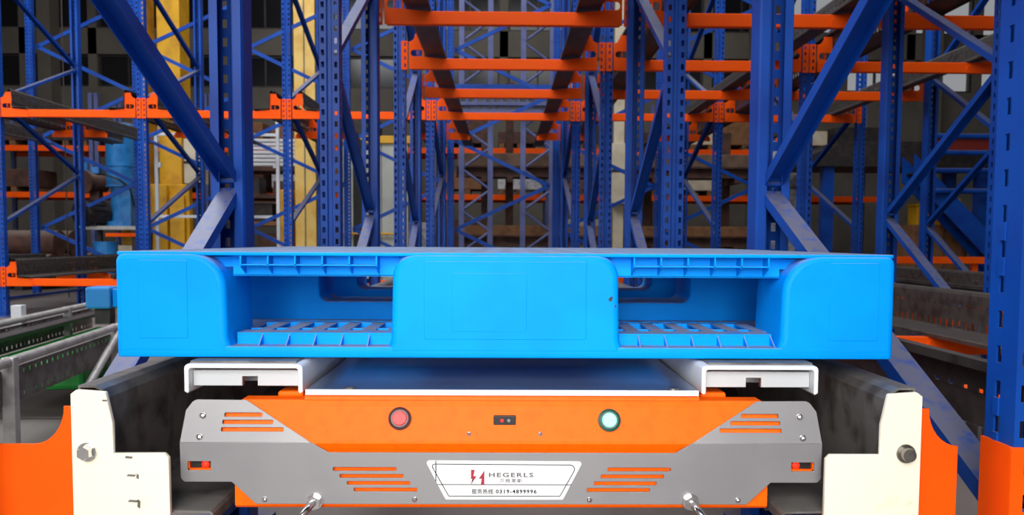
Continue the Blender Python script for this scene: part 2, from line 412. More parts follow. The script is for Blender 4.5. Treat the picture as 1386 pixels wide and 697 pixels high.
# rails: folded dark steel; section in (x, z) for the right hand side of a lane whose centre is x=0
RS = [(.598, .574), (.598, .5915), (.574, .5915), (.564, .586), (.557, .574), (.555, .545), (.555, .53), (.555, .521), (.555, .468), (.555, .459), (.555, .424), (.547, .413), (.414, .410), (.410, .406), (.41, .393)]
def make_rail(s, y0, y1, holes):
    L = y1-y0
    sc = [(x*s, z) for x, z in RS]
    bm = sheet(sc, holes, L, .05, .016, .003, .02, 'Y')
    t = thing('shuttle_rail', '', 'rail', (0, y0, 0), 'dark shuttle rails')
    m = MB(); m.join(bm, Matrix.Translation((0, y0, 0))); m.build('rail_profile', RAIL if not holes else RAIL_SHADED, t)
    return t
sidew = {-1: 'left', 1: 'right'}
for s in (-1, 1):
    pr = {}
    for k in range(-4, 3):
        for lv in (1, 2):
            long_ = k >= 0
            key = (long_, 6 if (k == 0 and lv == 1) else 0)
            lb = f'dark {"upper" if lv == 2 else "lower"} shuttle rail on the {sidew[s]} of {lanel[k]}'
            if key not in pr:
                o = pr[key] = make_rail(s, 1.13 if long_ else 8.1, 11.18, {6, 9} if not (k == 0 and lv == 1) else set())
                o.location.x = 1.45*k; o.location.z = 1.695*(lv-1); o['label'] = lb
            else:
                o = copy_tree(pr[key], (1.45*k, pr[key].location.y, 1.695*(lv-1)), lb)
            if k == 0 and lv == 1: lane_rail = o
            if k == 0 and lv == 1:
                sh = [(.536*s, .30), (.594*s, .30)]
                pts = [(.466, .29), (.468, .490, .003), (.474, .4965, .003), (.546, .4965), (.546, .54), (.555, .584, .003), (.596, .587, .005), (.604, .581), (.604, .29)]
                me = plate(rp(pts, 3), [], .008, .001)
                ep = MB().mesh(me, Matrix.Translation((0, 1.12, 0)) @ Matrix.Diagonal((s, 1, 1, 1))).build('end_stop', IVORY, o, label='ivory painted end stop plate')
                if s < 0:   # scuffs where the ivory paint is chipped
                    for cx_, cz_, a_, b_ in ((-.524, .491, .006, .002), (-.521, .465, .007, .0018), (-.512, .4635, .002, .004), (-.519, .428, .008, .002), (-.511, .424, .0022, .007), (-.556, .572, .004, .0015)):
                        MB().mesh(plate([(cx_-a_, cz_-b_*.6), (cx_+a_*.7, cz_-b_), (cx_+a_, cz_+b_*.5), (cx_-a_*.6, cz_+b_)], [], .0008), Matrix.Translation((0, 1.1195, 0))).build('paint_chip', RAIL, ep)
                bx, bz = .582*s, .499
                bb = MB().tube((bx, 1.1205, bz), (bx, 1.117, bz), .0135, 20)
                bb.tube((bx, 1.117, bz), (bx, 1.107, bz), .0105 if s > 0 else .0115, 6 if s < 0 else 14, .0095)
                bb.build('end_bolt', STEEL if s > 0 else CHROME, ep)

# ------------------------------------------------------------------ shuttle
SXc, SY = .005, 1.16
sh = thing('pallet_shuttle', 'orange and silver rail shuttle with two lit buttons, under the blue pallet', 'shuttle', (SXc, SY, .40))
def px(x): return (x-677.5)*.001088
def pz(y): return .5035-(y-599)*.0011
def mir(pts): return [(-p[0],)+tuple(p[1:]) for p in pts[::-1]]
O = Matrix.Translation((SXc, 0, 0))
# body
b = MB()
prof = [(1.172, .41), (1.172, .492), (1.166, .503), (1.182, .558), (1.186, .566), (2.15, .566), (2.15, .41)]
def extr(mb, prof, x0, x1):
    A = [mb.bm.verts.new((x0, y, z)) for y, z in prof]; B = [mb.bm.verts.new((x1, y, z)) for y, z in prof]; n = len(prof)
    for k in range(n): mb.bm.faces.new((A[k], A[(k+1) % n], B[(k+1) % n], B[k]))
    mb.bm.faces.new(A[::-1]); mb.bm.faces.new(B)
m = MB(); extr(m, [(1.169, .403), (1.165, .407), (1.165, .444), (2.15, .444), (2.15, .403)], SXc-.395, SXc+.395); m.build('chassis', SHORANGE, sh)
m = MB(); extr(m, [(1.166, .445), (1.166, .488), (1.1585, .5015), (1.1605, .505), (1.176, .553), (1.180, .562), (1.21, .562), (1.21, .445)], SXc-.388, SXc+.388); m.build('front_hood', SHORANGE, sh)
m = MB(); extr(m, [(1.1775, .5625), (1.1795, .5695), (1.184, .573), (1.24, .573), (1.24, .5625)], SXc-.294, SXc+.294); m.build('hood_lip', SHORANGE, sh)
m = MB(); m.box(SXc-.30, SXc+.30, 1.245, 2.14, .445, .570); m.build('body_box', DARKM, sh)
m = MB(); m.mesh(plate(rp([(SXc-.292, 1.176, .004), (SXc+.292, 1.176, .004), (SXc+.292, 2.13, .004), (SXc-.292, 2.13, .004)], 2), [], .005, .0015),
                 Matrix.Translation((0, 0, .5735)) @ Matrix.Rotation(R(90), 4, 'X') @ Matrix.Diagonal((1, 1, -1, 1)))
tp = m.build('top_plate', TOPPL, sh, label='pale glossy flat top plate')
m = MB(); m.box(SXc-.292, SXc+.292, 1.1735, 1.176, .5705, .5785); m.build('plate_edge', WHITE, tp)
for x in (-.228, .256):
    MB().tube((SXc+x, 1.183, .578), (SXc+x, 1.183, .581), .008, 12).build('plate_screw', STEEL, tp)
for x0, x1 in ((-.125, -.085), (.075, .115)):
    MB().box(SXc+x0, SXc+x1, 1.1722, 1.1738, .5752, .5775).build('edge_tab', LABELW, tp)
# front cover: lower plate and two wings folded back
low = [(-.472, .503), (-.4715, .450, .006), (-.466, .4445, .004), (-.397, .4445), (-.362, .4115), (.362, .4115), (.397, .4445), (.466, .4445, .004), (.4715, .450, .006), (.472, .503), (.280, .503), (.2545, .4885), (-.2545, .4885), (-.280, .503)]
def sl(x0, x1, y, h=5.0): return slot(px(x0), px(x1), pz(y)-h*.00055, pz(y)+h*.00055, .0015)
def msl(h): return [(-x, z) for x, z in h][::-1]
lows = [sl(449, 534.5, 635), sl(458, 544, 644.5), sl(468, 553, 654), sl(477, 562.5, 663)]
win = slot(px(254), px(285), pz(637), pz(625), .001)
m = MB(); m.mesh(plate(rp(low, 3), lows+[msl(h) for h in lows]+[win, msl(win)], .003, .0006), Matrix.Translation((SXc, 1.157, 0)))
wing = [(-.472, .503), (-.467, .548, .006), (-.456, .5635, .012), (-.379, .5630), (-.280, .503)]
ws = [sl(301, 352, 564), sl(299, 367, 573.3), sl(298, 382, 582.8)]
fold = Matrix.Translation((0, 1.157, .503)) @ Matrix.Rotation(R(-15), 4, 'X') @ Matrix.Diagonal((1, 1, 1.035, 1)) @ Matrix.Translation((0, 0, -.503))
for q in (1, -1):
    wl = wing if q == 1 else mir(wing)
    hs = ws if q == 1 else [msl(h) for h in ws]
    m.mesh(plate(rp(wl, 4), hs, .003, .0006), O @ fold)
fc = m.build('front_cover', COVER, sh, label='silver grey folded front cover with slots')
for q in (-1, 1):
    # sheet behind the wings, seen orange through the slots
    m = MB(); wl = [(-.452, .504), (-.448, .552), (-.37, .552), (-.30, .510)]
    if q == 1: wl = mir(wl)
    m.mesh(plate(wl, [], .003), O @ fold @ Matrix.Translation((0, .006, 0))); m.build('wing_backing', SHORANGE, sh)
    # distance sensor in its slot
    m = MB(); x = px(269.5)*(-q if q == 1 else 1)
    x = q*abs(px(269.5)) if q == 1 else -abs(px(269.5))
    se = MB().box(SXc+x-.022, SXc+x+.022, 1.166, 1.19, pz(640), pz(622)).build('distance_sensor', BLACK, sh)
    MB().ball((SXc+x+(.006 if q < 0 else -.007), 1.1655, pz(631)), .0058, (1, .5, 1)).build('sensor_light', REDG, se)
    m = MB()
    for a in ((-.0172, -.0155, -.0068, .0068), (.0155, .0172, -.0068, .0068), (-.0172, .0172, -.0068, -.005)):
        m.box(SXc+x+a[0], SXc+x+a[1], 1.1605, 1.168, pz(631)+a[2], pz(631)+a[3])
    m.build('slot_rim', SHORANGE, se)
def screw(x, z, y, r=.0048, par=None, mt=CHROME):
    m = MB().tube((SXc+x, y, z), (SXc+x, y-.0015, z), r, 12); m.ball((SXc+x, y-.0015, z), r*.9, (1, .7, 1), 10)
    return m.build('cover_screw', mt, par or fc)
for x in (px(357), px(559), -px(559), -px(357)): screw(x, pz(676), 1.157, .0042)
for q in (-1, 1):
    for dx, y in ((.441, 565), (.4435, 592)):
        v = fold @ Vector((0, 0, pz(y))); screw(q*dx, v.z, v.y, .0052)
tilt = lambda z: 1.1605+(z-.505)*.0155/.048
for x in (px(632), px(729)): screw(x, pz(588.5), tilt(pz(588.5)), .0035, sh)
# lit buttons
for x, y, lens, bez, nm in ((538, 569.5, REDL, BEZEL, 'red lit push button'), (823, 571, GRNL, GBEZEL, 'pale green lit push button')):
    z = pz(y); c = Vector((SXc+px(x), tilt(z), z)); nn = Vector((0, -.95, .31)).normalized()
    m = MB().tube(c, c+nn*.004, .0168, 28); m.tube(c+nn*.004, c+nn*.0055, .0168, 28, .013)
    bt = m.build('push_button', bez, sh, label=nm)
    m = MB().tube(c+nn*.0045, c+nn*.0075, .0112, 24, .0098); m.build('button_lens', lens, bt)
# small sensor window between the buttons
z = pz(571); c = Vector((SXc+px(680.5), tilt(z), z))
m = MB().box(c.x-.0165, c.x+.0165, c.y-.0025, c.y+.006, z-.007, z+.007, .0008); sw = m.build('sensor_window', BLACK, sh)
MB().tube((c.x-.004, c.y-.0024, z), (c.x-.004, c.y-.0034, z), .0026, 12).build('sensor_eye', REDL, sw)
MB().tube((c.x+.006, c.y-.0024, z), (c.x+.006, c.y-.0034, z), .0024, 12).build('sensor_eye', CHROME, sw)
# towing studs: hex nut and bent rod
for q, x in ((-1, px(424)), (1, px(933))):
    c = Vector((SXc+x, 1.157, pz(678)))
    ts = MB().tube(c, c+Vector((0, -.003, 0)), .0125, 20).tube(c+Vector((0, -.003, 0)), c+Vector((0, -.012, 0)), .0105, 6).build('towing_stud', CHROME, sh)
    pts = [c+Vector((0, -.01, 0)), c+Vector((q*.002, -.02, -.001)), c+Vector((q*.006, -.03, -.005)), c+Vector((q*.012, -.036, -.013)), c+Vector((q*.02, -.04, -.026)), c+Vector((q*.03, -.042, -.045)), c+Vector((q*.038, -.042, -.062))]
    MB().path(pts, .0052, 12).build('stud_rod', CHROME, ts, smooth=True)
# name plate and its print
tr = [(px(573), pz(622.5), .004), (px(787), pz(623.5), .004), (px(760), pz(676), .003), (px(601), pz(676), .003)]
npl = MB().mesh(plate(rp(tr[::-1], 4), [], .0016, .0004), Matrix.Translation((SXc, 1.1553, 0))).build('name_plate', LABELW, sh)
PY = 1.1551
def ring(poly, wd):
    c = Vector((sum(p[0] for p in poly)/len(poly), sum(p[1] for p in poly)/len(poly)))
    n = len(poly); out = []
    for i in range(n):
        a = Vector(poly[i-1]); p = Vector(poly[i]); d = Vector(poly[(i+1) % n])
        t = (d-a).normalized(); nr = Vector((-t.y, t.x));
        if (c-p).dot(nr) < 0: nr = -nr
        out.append(tuple(p+nr*wd))
    return out
tl = rp([(px(580), pz(627), .004), (px(780), pz(628), .007), (px(756), pz(671.5), .003), (px(605), pz(671.5), .003)][::-1], 5)
m = MB().mesh(plate(tl, [ring(tl, .0011)], .0003), Matrix.Translation((SXc, PY, 0)))
m.box(SXc+px(590), SXc+px(771), PY, PY+.0003, pz(655.3)-.0005, pz(655.3)+.0005)
m.box(SXc+px(587.4), SXc+px(588.5), PY-.0001, PY+.0003, pz(651), pz(623))
m.build('printed_frame', INK, npl)
m = MB()
def U(u, v): return (px(635.3+u*18), pz(635.2+v*20.5))
m.mesh(plate([U(.0, 0), U(.28, 0), U(.18, .42), U(.42, .42), U(0, .98), U(.1, .6), U(0, .6)][::-1], [], .0003), Matrix.Translation((SXc, PY, 0)))
m.mesh(plate([U(1, .05), U(1, 1), U(.74, 1), U(.80, .58), U(.58, .60)], [], .0003), Matrix.Translation((SXc, PY, 0)))
m.build('lightning_emblem', LOGO, npl)
def text(body, x0, x1, y0, y1, mt, name, bold=0, track=1):
    c = bpy.data.curves.new('t', 'FONT'); c.body = body; c.size = 1; c.fill_mode = 'FRONT'; c.space_character = track; c.offset = bold
    c.extrude = .0; c.resolution_u = 2
    o = bpy.data.objects.new('t', c); COL.objects.link(o); bpy.context.view_layer.update()
    dg = bpy.context.evaluated_depsgraph_get(); me = bpy.data.meshes.new_from_object(o.evaluated_get(dg))
    bpy.data.objects.remove(o)
    xs = [v.co.x for v in me.vertices]; ys = [v.co.y for v in me.vertices]
    a, b_, e, f = min(xs), max(xs), min(ys), max(ys)
    X0, X1, Z0, Z1 = SXc+px(x0), SXc+px(x1), pz(y1), pz(y0)
    for v in me.vertices:
        v.co = Vector((X0+(v.co.x-a)/(b_-a)*(X1-X0), PY-.0001, Z0+(v.co.y-e)/(f-e)*(Z1-Z0)))
    mb = MB(); mb.mesh(me); return mb.build(name, mt, npl)
text('HEGERLS', 659.5, 719.5, 639, 645, PALEINK, 'printed_wordmark', .022, 1.25)
text('海格里斯', 674, 704, 647, 652.5, PALEINK, 'printed_characters', .008, 1.3)
text('服务热线:', 636.5, 667, 661, 668, INK, 'printed_caption', .012, 1.15)
text('0319-4899996', 669, 724, 661.7, 667.3, INK, 'printed_number', .028, 1.25)
# lifting platforms: two white channels that carry the pallet
for q in (-1, 1):
    xa, xb = .300, .477
    outer = rp([(xa, .572), (xa, .6135, .007), (xb, .6135, .007), (xb, .572), (xb-.005, .569), (xb-.007, .572), (xb-.007, .607, .004), (xa+.007, .607, .004), (xa+.007, .572), (xa+.004, .569)], 4)
    me = plate(outer, [], .92, .001)
    lp = MB().mesh(me, Matrix.Translation((SXc, 1.19, 0)) @ Matrix.Diagonal((q, 1, 1, 1))).build('lift_platform', WHITE, sh)
    pl = [(xa+.008, .578), (xa+.072, .578), (xa+.072, .5925), (xa+.095, .5925), (xa+.095, .578), (xb-.008, .578), (xb-.008, .602), (xa+.008, .602)]
    MB().mesh(plate(rp(pl, 1), [], .012, .001), Matrix.Translation((SXc, 1.205, 0)) @ Matrix.Diagonal((q, 1, 1, 1))).build('notched_bar', BARW, lp)
    MB().box(*sorted((SXc+q*(xa+.012), SXc+q*(xb-.006))), 1.2, 2.1, .6138, .6166).build('rubber_pad', RAIL, lp)
    for k in range(2): MB().box(*sorted((SXc+q*(xa+.015), SXc+q*(xa+.16))), 1.3+k*.6, 1.34+k*.6, .569, .604).build('cross_rib', WHITE, lp)
    for yy in (1.33, 1.98):
        MB().tube((SXc+q*.33, yy, .446), (SXc+q*.33, yy, .569), .018, 14).build('lift_post', STEEL, sh)
    for yy in (1.32, 1.55, 1.8, 2.04):
        wh = MB().tube((SXc+q*.415, yy, .464), (SXc+q*.455, yy, .464), .0515, 24).build('drive_wheel', DARKM, sh)
        MB().tube((SXc+q*.39, yy, .464), (SXc+q*.46, yy, .464), .014, 12).build('wheel_axle', STEEL, wh)
    m = MB().box(*(sorted((SXc+q*.305, SXc+q*.345))), 1.215, 1.26, .50, .568, .004); m.build('lift_bracket', SHORANGE, sh)

# ------------------------------------------------------------------ pallet
PX, PYF, PZ = .0115, 1.226, .6175
pa = thing('plastic_pallet', 'bright blue moulded plastic pallet with grey dust, lifted on the shuttle', 'pallet', (PX, PYF+.5, PZ))
PT = .781
W2 = .602
def T(y): return Matrix.Translation((PX, y, 0))
flat = lambda z, t=.006: Matrix.Translation((0, 0, z-t)) @ Matrix.Rotation(R(90), 4, 'X') @ Matrix.Diagonal((1, 1, -1, 1))   # plate outline (x, y) laid flat, top at z
hs = []
for iy in range(18):
    for ix in range(22):
        x = -.546+ix*.052; y = .06+iy*.0517
        if abs(y-.5) < .03 and abs(x) < .12: continue
        hs.append([(x-.012, y-.013), (x+.012, y-.013), (x+.012, y+.013), (x-.012, y+.013)])
hs += [slot(-.12, -.07, .018, .032), slot(.07, .13, .018, .032)]
out = rp([(-W2, .002, .012), (W2, .002, .012), (W2, 1.0, .012), (-W2, 1.0, .012)], 5)
m = MB().mesh(plate(out, hs, .006, .0015), T(PYF) @ flat(PT)); m.build('top_deck', PAL, pa)
m = MB()
for iy in range(19): m.box(PX-.585, PX+.585, PYF+.06+(iy-.5)*.0517-.0015+0, PYF+.06+(iy-.5)*.0517+.0015, PT-.024, PT-.008)
for ix in range(23): m.box(PX-.546+(ix-.5)*.052-.0015, PX-.546+(ix-.5)*.052+.0015, PYF+.035, PYF+.965, PT-.024, PT-.008)
m.build('deck_ribs', PAL, pa)
zb, zt = PZ, PT-.001
def block(x0, x1, y0, dep, rl, rr, first, name='support_block'):
    """moulded block: outline in XZ with rounded upper shoulders, and rounded front edges"""
    pts = [(x0-(.012 if rr*0+first and x0 > -.5 else 0), zb+.004), (x1+(.012 if first and x1 < .5 else 0), zb+.004), (x1+(0 if not first or x1 > .5 else .003), zb+.03), (x1, zt, rr), (x0, zt, rl), (x0-(0 if not first or x0 < -.5 else .003), zb+.03)]
    return MB().mesh(plate(rp(pts, 8), [], dep, .010 if first else .006, 3), T(y0)).build(name, PAL, pa, smooth=True)
bf = [block(-.601, -.434, PYF-.001, .137, .016, .055, 1), block(-.176, .171, PYF-.001, .137, .038, .038, 1), block(.428, .601, PYF-.001, .137, .06, .016, 1)]
# faint raised panels moulded on the front of the blocks
for k, (x0, x1) in enumerate(((-.565, -.49), (-.128, .122), (.498, .575))):
    m = MB().mesh(plate(rp([(x0, zb+.03, .004), (x1, zb+.03, .004), (x1, zt-.012, .004), (x0, zt-.012, .004)], 3), [], .003, .0007), T(PYF-.0017)); m.build('moulded_panel', PAL, bf[k])
m = MB().mesh(plate(rp([(-.085, zb+.042, .004), (.03, zb+.042, .004), (.03, zt-.03, .004), (-.085, zt-.03, .004)], 3), [], .002, .0005), T(PYF-.0021)); m.build('moulded_panel', PAL, bf[1])
for cx, cz, r, st in ((.1595, .711, .0046, 1.5), (.166, .6995, .0034, 1.3)):   # two black chips on the middle block
    m = MB().mesh(plate([(cx-r*.8, cz-r*.5), (cx+r*.2, cz-r*.9), (cx+r*.7, cz+r*.2), (cx+r*.4, cz+r), (cx-r*.5, cz+r*.4)], [], .004), T(PYF-.0004 if cx > .16 else PYF-.0016))
    m.build('black_chip', BLACK, bf[1])
for y0 in (PYF+.43, PYF+.86):
    wn = [rp([(x0, zb+.055, .018), (x1, zb+.055, .018), (x1, zt-.016, .018), (x0, zt-.016, .018)], 6) for x0, x1 in ((-.388, -.176), (.171, .383))]
    ol = rp([(-.601, zb+.015), (.601, zb+.015), (.601, zt, .012), (-.601, zt, .012)], 4)
    MB().mesh(plate(ol, wn, .137, .003), T(y0)).build('cross_wall', PAL, pa)
# bottom runners
m = MB()
for y0, y1 in ((PYF-.0005, PYF+.2), (PYF+.4, PYF+.58), (PYF+.83, PYF+1.0)):
    m.mesh(plate(rp([(-.601, y0, .01), (.601, y0, .01), (.601, y1, .01), (-.601, y1, .01)], 4),
                 [slot(x-.014, x+.014, y0+.085, y0+.145, .003) for x in [-.40+.042*k for k in range(6)]+[.19+.042*k for k in range(6)]], .017, .002), Matrix.Translation((PX, 0, 0)) @ flat(zb+.018, .017))
m.box(PX-.60, PX-.47, PYF+.2, PYF+.83, zb+.001, zb+.017); m.box(PX+.47, PX+.60, PYF+.2, PYF+.83, zb+.001, zb+.017)
m.build('bottom_runner', PAL, pa)
for x0, x1, xs in ((-.425, -.18, [-.385+.042*k for k in range(5)]), (.175, .42, [.208+.042*k for k in range(6)])):
    m = MB().box(PX+x0, PX+x1, PYF+.03, PYF+.034, zb+.017, zb+.0328); m.box(PX+x0, PX+x1, PYF+.03, PYF+.07, zb+.033, zb+.036)
    for k in range(6):
        x = x0+.02+.042*k
        m.box(PX+x, PX+x+.022, PYF+.07, PYF+.19, zb+.033, zb+.036)
    m.box(PX+x0, PX+x1, PYF+.10, PYF+.108, zb+.032, zb+.0355); m.box(PX+x0, PX+x1, PYF+.186, PYF+.194, zb+.018, zb+.036)
    m.build('entry_ledge', PAL, pa)
    for x in xs:
        me = MB()
        A = [(PX+x-.001, PYF+.006, zb+.0175), (PX+x-.001, PYF+.031, zb+.0175), (PX+x-.001, PYF+.031, zb+.0345)]
        B = [(p[0]+.002, p[1], p[2]) for p in A]
        va = [me.bm.verts.new(p) for p in A]; vb = [me.bm.verts.new(p) for p in B]
        me.bm.faces.new(va); me.bm.faces.new(vb[::-1])
        for i in range(3): me.bm.faces.new((va[i], va[(i+1) % 3], vb[(i+1) % 3], vb[i]))
        me.build('ledge_rib', PAL, pa)
# hanging rib beams over both fork openings
for xs, xe0, xe1 in (([-.410+.0417*k for k in range(6)], -.43, -.17), ([.196+.0417*k for k in range(6)], .165, .43)):
    m = MB().box(PX+xs[0], PX+xs[-1], PYF+.004, PYF+.03, zt-.020, zt-.018)
    m.box(PX+xe0, PX+xe1, PYF+.030, PYF+.034, zt-.036, zt); m.box(PX+xe0, PX+xe1, PYF+.030, PYF+.055, zt-.037, zt-.035)
    rb = m.build('rib_beam', PAL, pa)
    for x in xs:
        q = MB(); pr = [(PYF+.004, zt), (PYF+.004, zt-.021), (PYF+.030, zt-.034), (PYF+.030, zt)]
        extr(q, pr, PX+x-.0011, PX+x+.0011); q.build('cell_wall', PAL, rb)

# ------------------------------------------------------------------ chain conveyor on the left
cv = thing('chain_conveyor', 'galvanised and green chain conveyor standing on the floor, left of the shuttle lane', 'conveyor', (-1.665, 2.7, 0))
cu = Vector((-.148, .989, 0)).normalized(); cn = Vector((-cu.y, cu.x, 0))      # along, and to the left
CR = Matrix((( cu.x, cn.x, 0, -1.665), (cu.y, cn.y, 0, 2.7), (0, 0, 1, 0), (0, 0, 0, 1)))
def cbox(m, u0, u1, v0, v1, z0, z1, bev=0):
    q = MB().box(u0, u1, v0, v1, z0, z1, bev); me = bpy.data.meshes.new('t'); q.bm.to_mesh(me); q.bm.free(); return m.mesh(me, CR)
for v, nm in ((.01, 'side_profile'), (.60, 'side_profile')):
    bm = sheet([(v+.035, .355), (v, .355), (v, .345), (v, .327), (v, .26), (v, .242), (v, .232), (v+.035, .232)], {2, 4} if False else {2, 4}, 3.3, .05, .014, .003, .02, 'Y')
    m = MB(); m.join(bm, CR @ Matrix(((0, 1, 0, -.75), (1, 0, 0, 0), (0, 0, 1, 0), (0, 0, 0, 1)))); m.build('side_profile', RAIL, cv)
    for u in (-.02, 1.06, 2.1):
        m = cbox(MB(), u-.02, u+.02, v-.04, v+.0, 0.01, .40, .003); cbox(m, u-.05, u+.05, v-.07, v+.03, 0, .01); m.build('support_leg', GALV, cv)
    for (a, b_) in ((-.75, -.04), (.0, 1.04), (1.08, 2.5)):
        p = CR @ Vector((a, v-.02, .385)); q = CR @ Vector((b_, v-.02, .385)); MB().tube(p, q, .017, 14).build('guide_tube', GALV, cv)
for u in (.66, 1.6):
    m = cbox(MB(), u-.03, u+.03, .61, .66, .34, .45, .002); m.build('tube_bracket', WHITE, cv)
m = cbox(MB(), .9, 2.4, .08, .53, .12, .25, .02); cbox(m, 1.1, 1.7, .05, .56, .10, .23, .02); m.build('drive_housing', GREEN, cv, label='green drive housing under the conveyor')
for v in (.05, .47): cbox(MB(), -.7, 2.5, v, v+.12, .325, .345, .004).build('chain_track', DARKM, cv)

m = MB().tube(CR @ Vector((1.03, -.03, .36)), CR @ Vector((.18, -.05, .02)), .016, 12); m.build('diagonal_tube', GALV, cv)
m = cbox(MB(), .9, 1.05, .50, .59, .12, .22, .01); m.build('foot_block', WHITE, cv)
mb_ = thing('conveyor_motor', 'bright blue motor box on the end of the green conveyor', 'motor', (-2.11, 4.25, .345))
MB().box(-2.19, -2.06, 4.2, 4.34, .43, .545, .012).build('housing', LBLUE, mb_)
MB().box(-2.055, -2.02, 4.22, 4.32, .44, .535, .004).build('end_cover', PAL, mb_)
MB().box(-2.16, -2.08, 4.24, 4.30, .346, .43).build('pedestal', DARKM, mb_)

# ------------------------------------------------------------------ stacker crane, gearmotor and their neighbours behind the left rack
cr = thing('stacker_crane', 'yellow stacker crane with two tall masts behind the left rack', 'crane', (-4.2, 12.4, 0))
def beamH(m, x0, x1, y0, y1, z0, z1): return m.box(x0, x1, y0, y1, z0, z1, .012)
MB().box(-5.56, -5.40, 12.2, 12.6, .3, 7.5, .01).build('mast', YELLOW, cr)
MB().box(-5.20, -4.86, 12.2, 12.6, .3, 7.5, .01).build('mast', YELLOW, cr)
mm = MB().box(-3.16, -2.84, 12.2, 12.6, .3, 7.5, .01).build('mast', YELLOW_SKYLIT, cr, label='yellow mast, coloured pale as if skylit, with a dark guide strip')
MB().box(-2.84, -2.80, 12.25, 12.5, .3, 7.5).build('guide_strip', DARKM, mm)
MB().box(-3.01, -2.995, 12.185, 12.2, .3, 7.5).build('guide_strip', RAIL, mm)
MB().box(-5.6, -2.7, 12.25, 12.65, .06, .3, .01).build('base_beam', YELLOW, cr)
m = MB().box(-5.36, -4.7, 12.05, 12.2, .30, 1.62, .02); m.build('lower_carriage', YELLOW, cr)
MB().box(-5.2, -4.98, 11.92, 12.0, .30, 1.6, .01).build('carriage_door', YELLOW, cr)
MB().box(-4.96, -4.74, 11.96, 12.0, .35, 1.45, .01).build('carriage_door', YELLOW, cr)
MB().box(-5.75, -5.56, 12.1, 12.3, .7, 1.45, .02).build('side_bracket', YELLOW, cr)
MB().box(-3.42, -3.2, 12.1, 12.4, .3, 1.55, .02).build('side_bracket', YELLOW, cr)
for z in (1.9, 2.25, 2.6): MB().box(-5.21, -5.19, 12.26, 12.34, z, z+.1).build('bolt_plate', DARKM, cr)
cb = MB().box(-4.73, -4.46, 11.95, 12.2, 1.62, 2.28, .01).build('control_cabinet', CREAM, cr)
MB().box(-4.73, -4.46, 11.94, 11.95, 1.92, 1.95).build('cabinet_seam', DARKM, cb)
for k in (-5.4, -3.0):
    for yy in (12.34, 12.56): MB().tube((k, yy, .065), (k+.0, yy+.05, .065), .06, 16).build('rail_wheel', DARKM, cr)

bn = thing('machine_bench', 'grey steel bench with an orange front rail, under the blue gearmotor', 'bench', (-4.95, 10.35, 0))
MB().box(-5.35, -4.6, 10.1, 10.6, .905, .96, .006).build('bench_top', GALV, bn)
MB().box(-5.0, -4.62, 10.08, 10.12, .81, .86, .004).build('front_rail', ORANGE, bn)
for x in (-5.3, -4.66):
    for y in (10.14, 10.55): MB().box(x-.025, x+.025, y-.025, y+.025, 0, .905).build('leg', DARKM, bn)
gm = thing('gearmotor', 'tall light blue vertical gearmotor cylinder standing on a grey bench', 'motor', (-4.91, 10.35, .96))
MB().tube((-4.91, 10.35, 1.48), (-4.91, 10.35, 2.24), .178, 32).tube((-4.91, 10.35, 2.24), (-4.91, 10.35, 2.27), .178, 32, .14).build('cylinder_body', LBLUE, gm, smooth=True)
m = MB().tube((-4.91, 10.35, .96), (-4.91, 10.35, 1.02), .19, 28); m.tube((-4.91, 10.35, 1.02), (-4.91, 10.35, 1.48), .13, 24); m.box(-4.86, -4.73, 10.2, 10.5, .96, 1.45, .01); m.build('gear_case', LBLUE, gm)
for z in (1.46, 1.72): MB().tube((-4.91, 10.35, z), (-4.91, 10.35, z+.025), .186, 32).build('flange', LBLUE, gm)
for a in range(8):
    x, y = -4.91+.172*math.cos(a*.785), 10.35+.172*math.sin(a*.785); MB().tube((x, y, 1.485), (x, y, 1.515), .012, 6).build('flange_bolt', STEEL, gm)
m = MB().path([(-5.12, 10.2, 1.62), (-5.0, 10.14, 1.6), (-4.85, 10.14, 1.55), (-4.74, 10.2, 1.45), (-4.7, 10.25, 1.2)], .012, 8); m.build('cable', BLACK, gm)
bm_ = thing('black_motor', 'round black electric motor lying on the grey bench beside the blue gearmotor', 'motor', (-5.13, 10.12, .96))
m = MB().tube((-5.2, 9.98, 1.12), (-5.05, 10.26, 1.12), .155, 28); m.build('motor_body', DARKM, bm_)
f = MB().tube((-5.215, 9.955, 1.12), (-5.195, 9.99, 1.12), .15, 24).build('fan_cover', BLACK, bm_)
MB().tube((-5.222, 9.94, 1.12), (-5.212, 9.958, 1.12), .07, 18).build('hub', DARKM, f)
for k in range(14):
    a = k*math.tau/14; MB().box(-.006, .006, -.1, .1, .15, .168).build('cooling_fin', DARKM, bm_)
    o = [c for c in bm_.children if c.name.startswith('cooling_fin')][-1]
    o.data.transform(Matrix.Translation(wloc(bm_))); ax = Vector((.15, .28, 0)).normalized()
    o.data.transform(Matrix.Translation(Vector((-5.125, 10.12, 1.12))-wloc(bm_)) @ Matrix.Rotation(a, 4, ax) @ Matrix.Rotation(R(-28), 4, 'Z'))
MB().box(-5.2, -5.05, 10.04, 10.2, .96, 1.0).build('foot', DARKM, bm_)
rm = thing('rusty_pump', 'rusty brown pump with a small blue valve above the black motor', 'pump', (-5.2, 10.42, .96))
MB().tube((-5.25, 10.3, 1.52), (-5.1, 10.5, 1.52), .12, 22).tube((-5.26, 10.28, 1.52), (-5.25, 10.3, 1.52), .15, 22).build('pump_body', RUST, rm)
MB().box(-5.24, -5.12, 10.36, 10.48, .96, 1.42, .01).build('pump_stand', RUST, rm)
MB().box(-5.2, -5.1, 10.33, 10.43, 1.63, 1.72, .01).build('valve', LBLUE, rm)
MB().tube((-5.3, 10.4, 1.64), (-5.3, 10.4, 1.78), .03, 12).build('pipe_end', LBLUE, rm)
bx = thing('blue_drum', 'small light blue drum on a pallet board below the grey bench', 'drum', (-5.02, 9.95, 0))
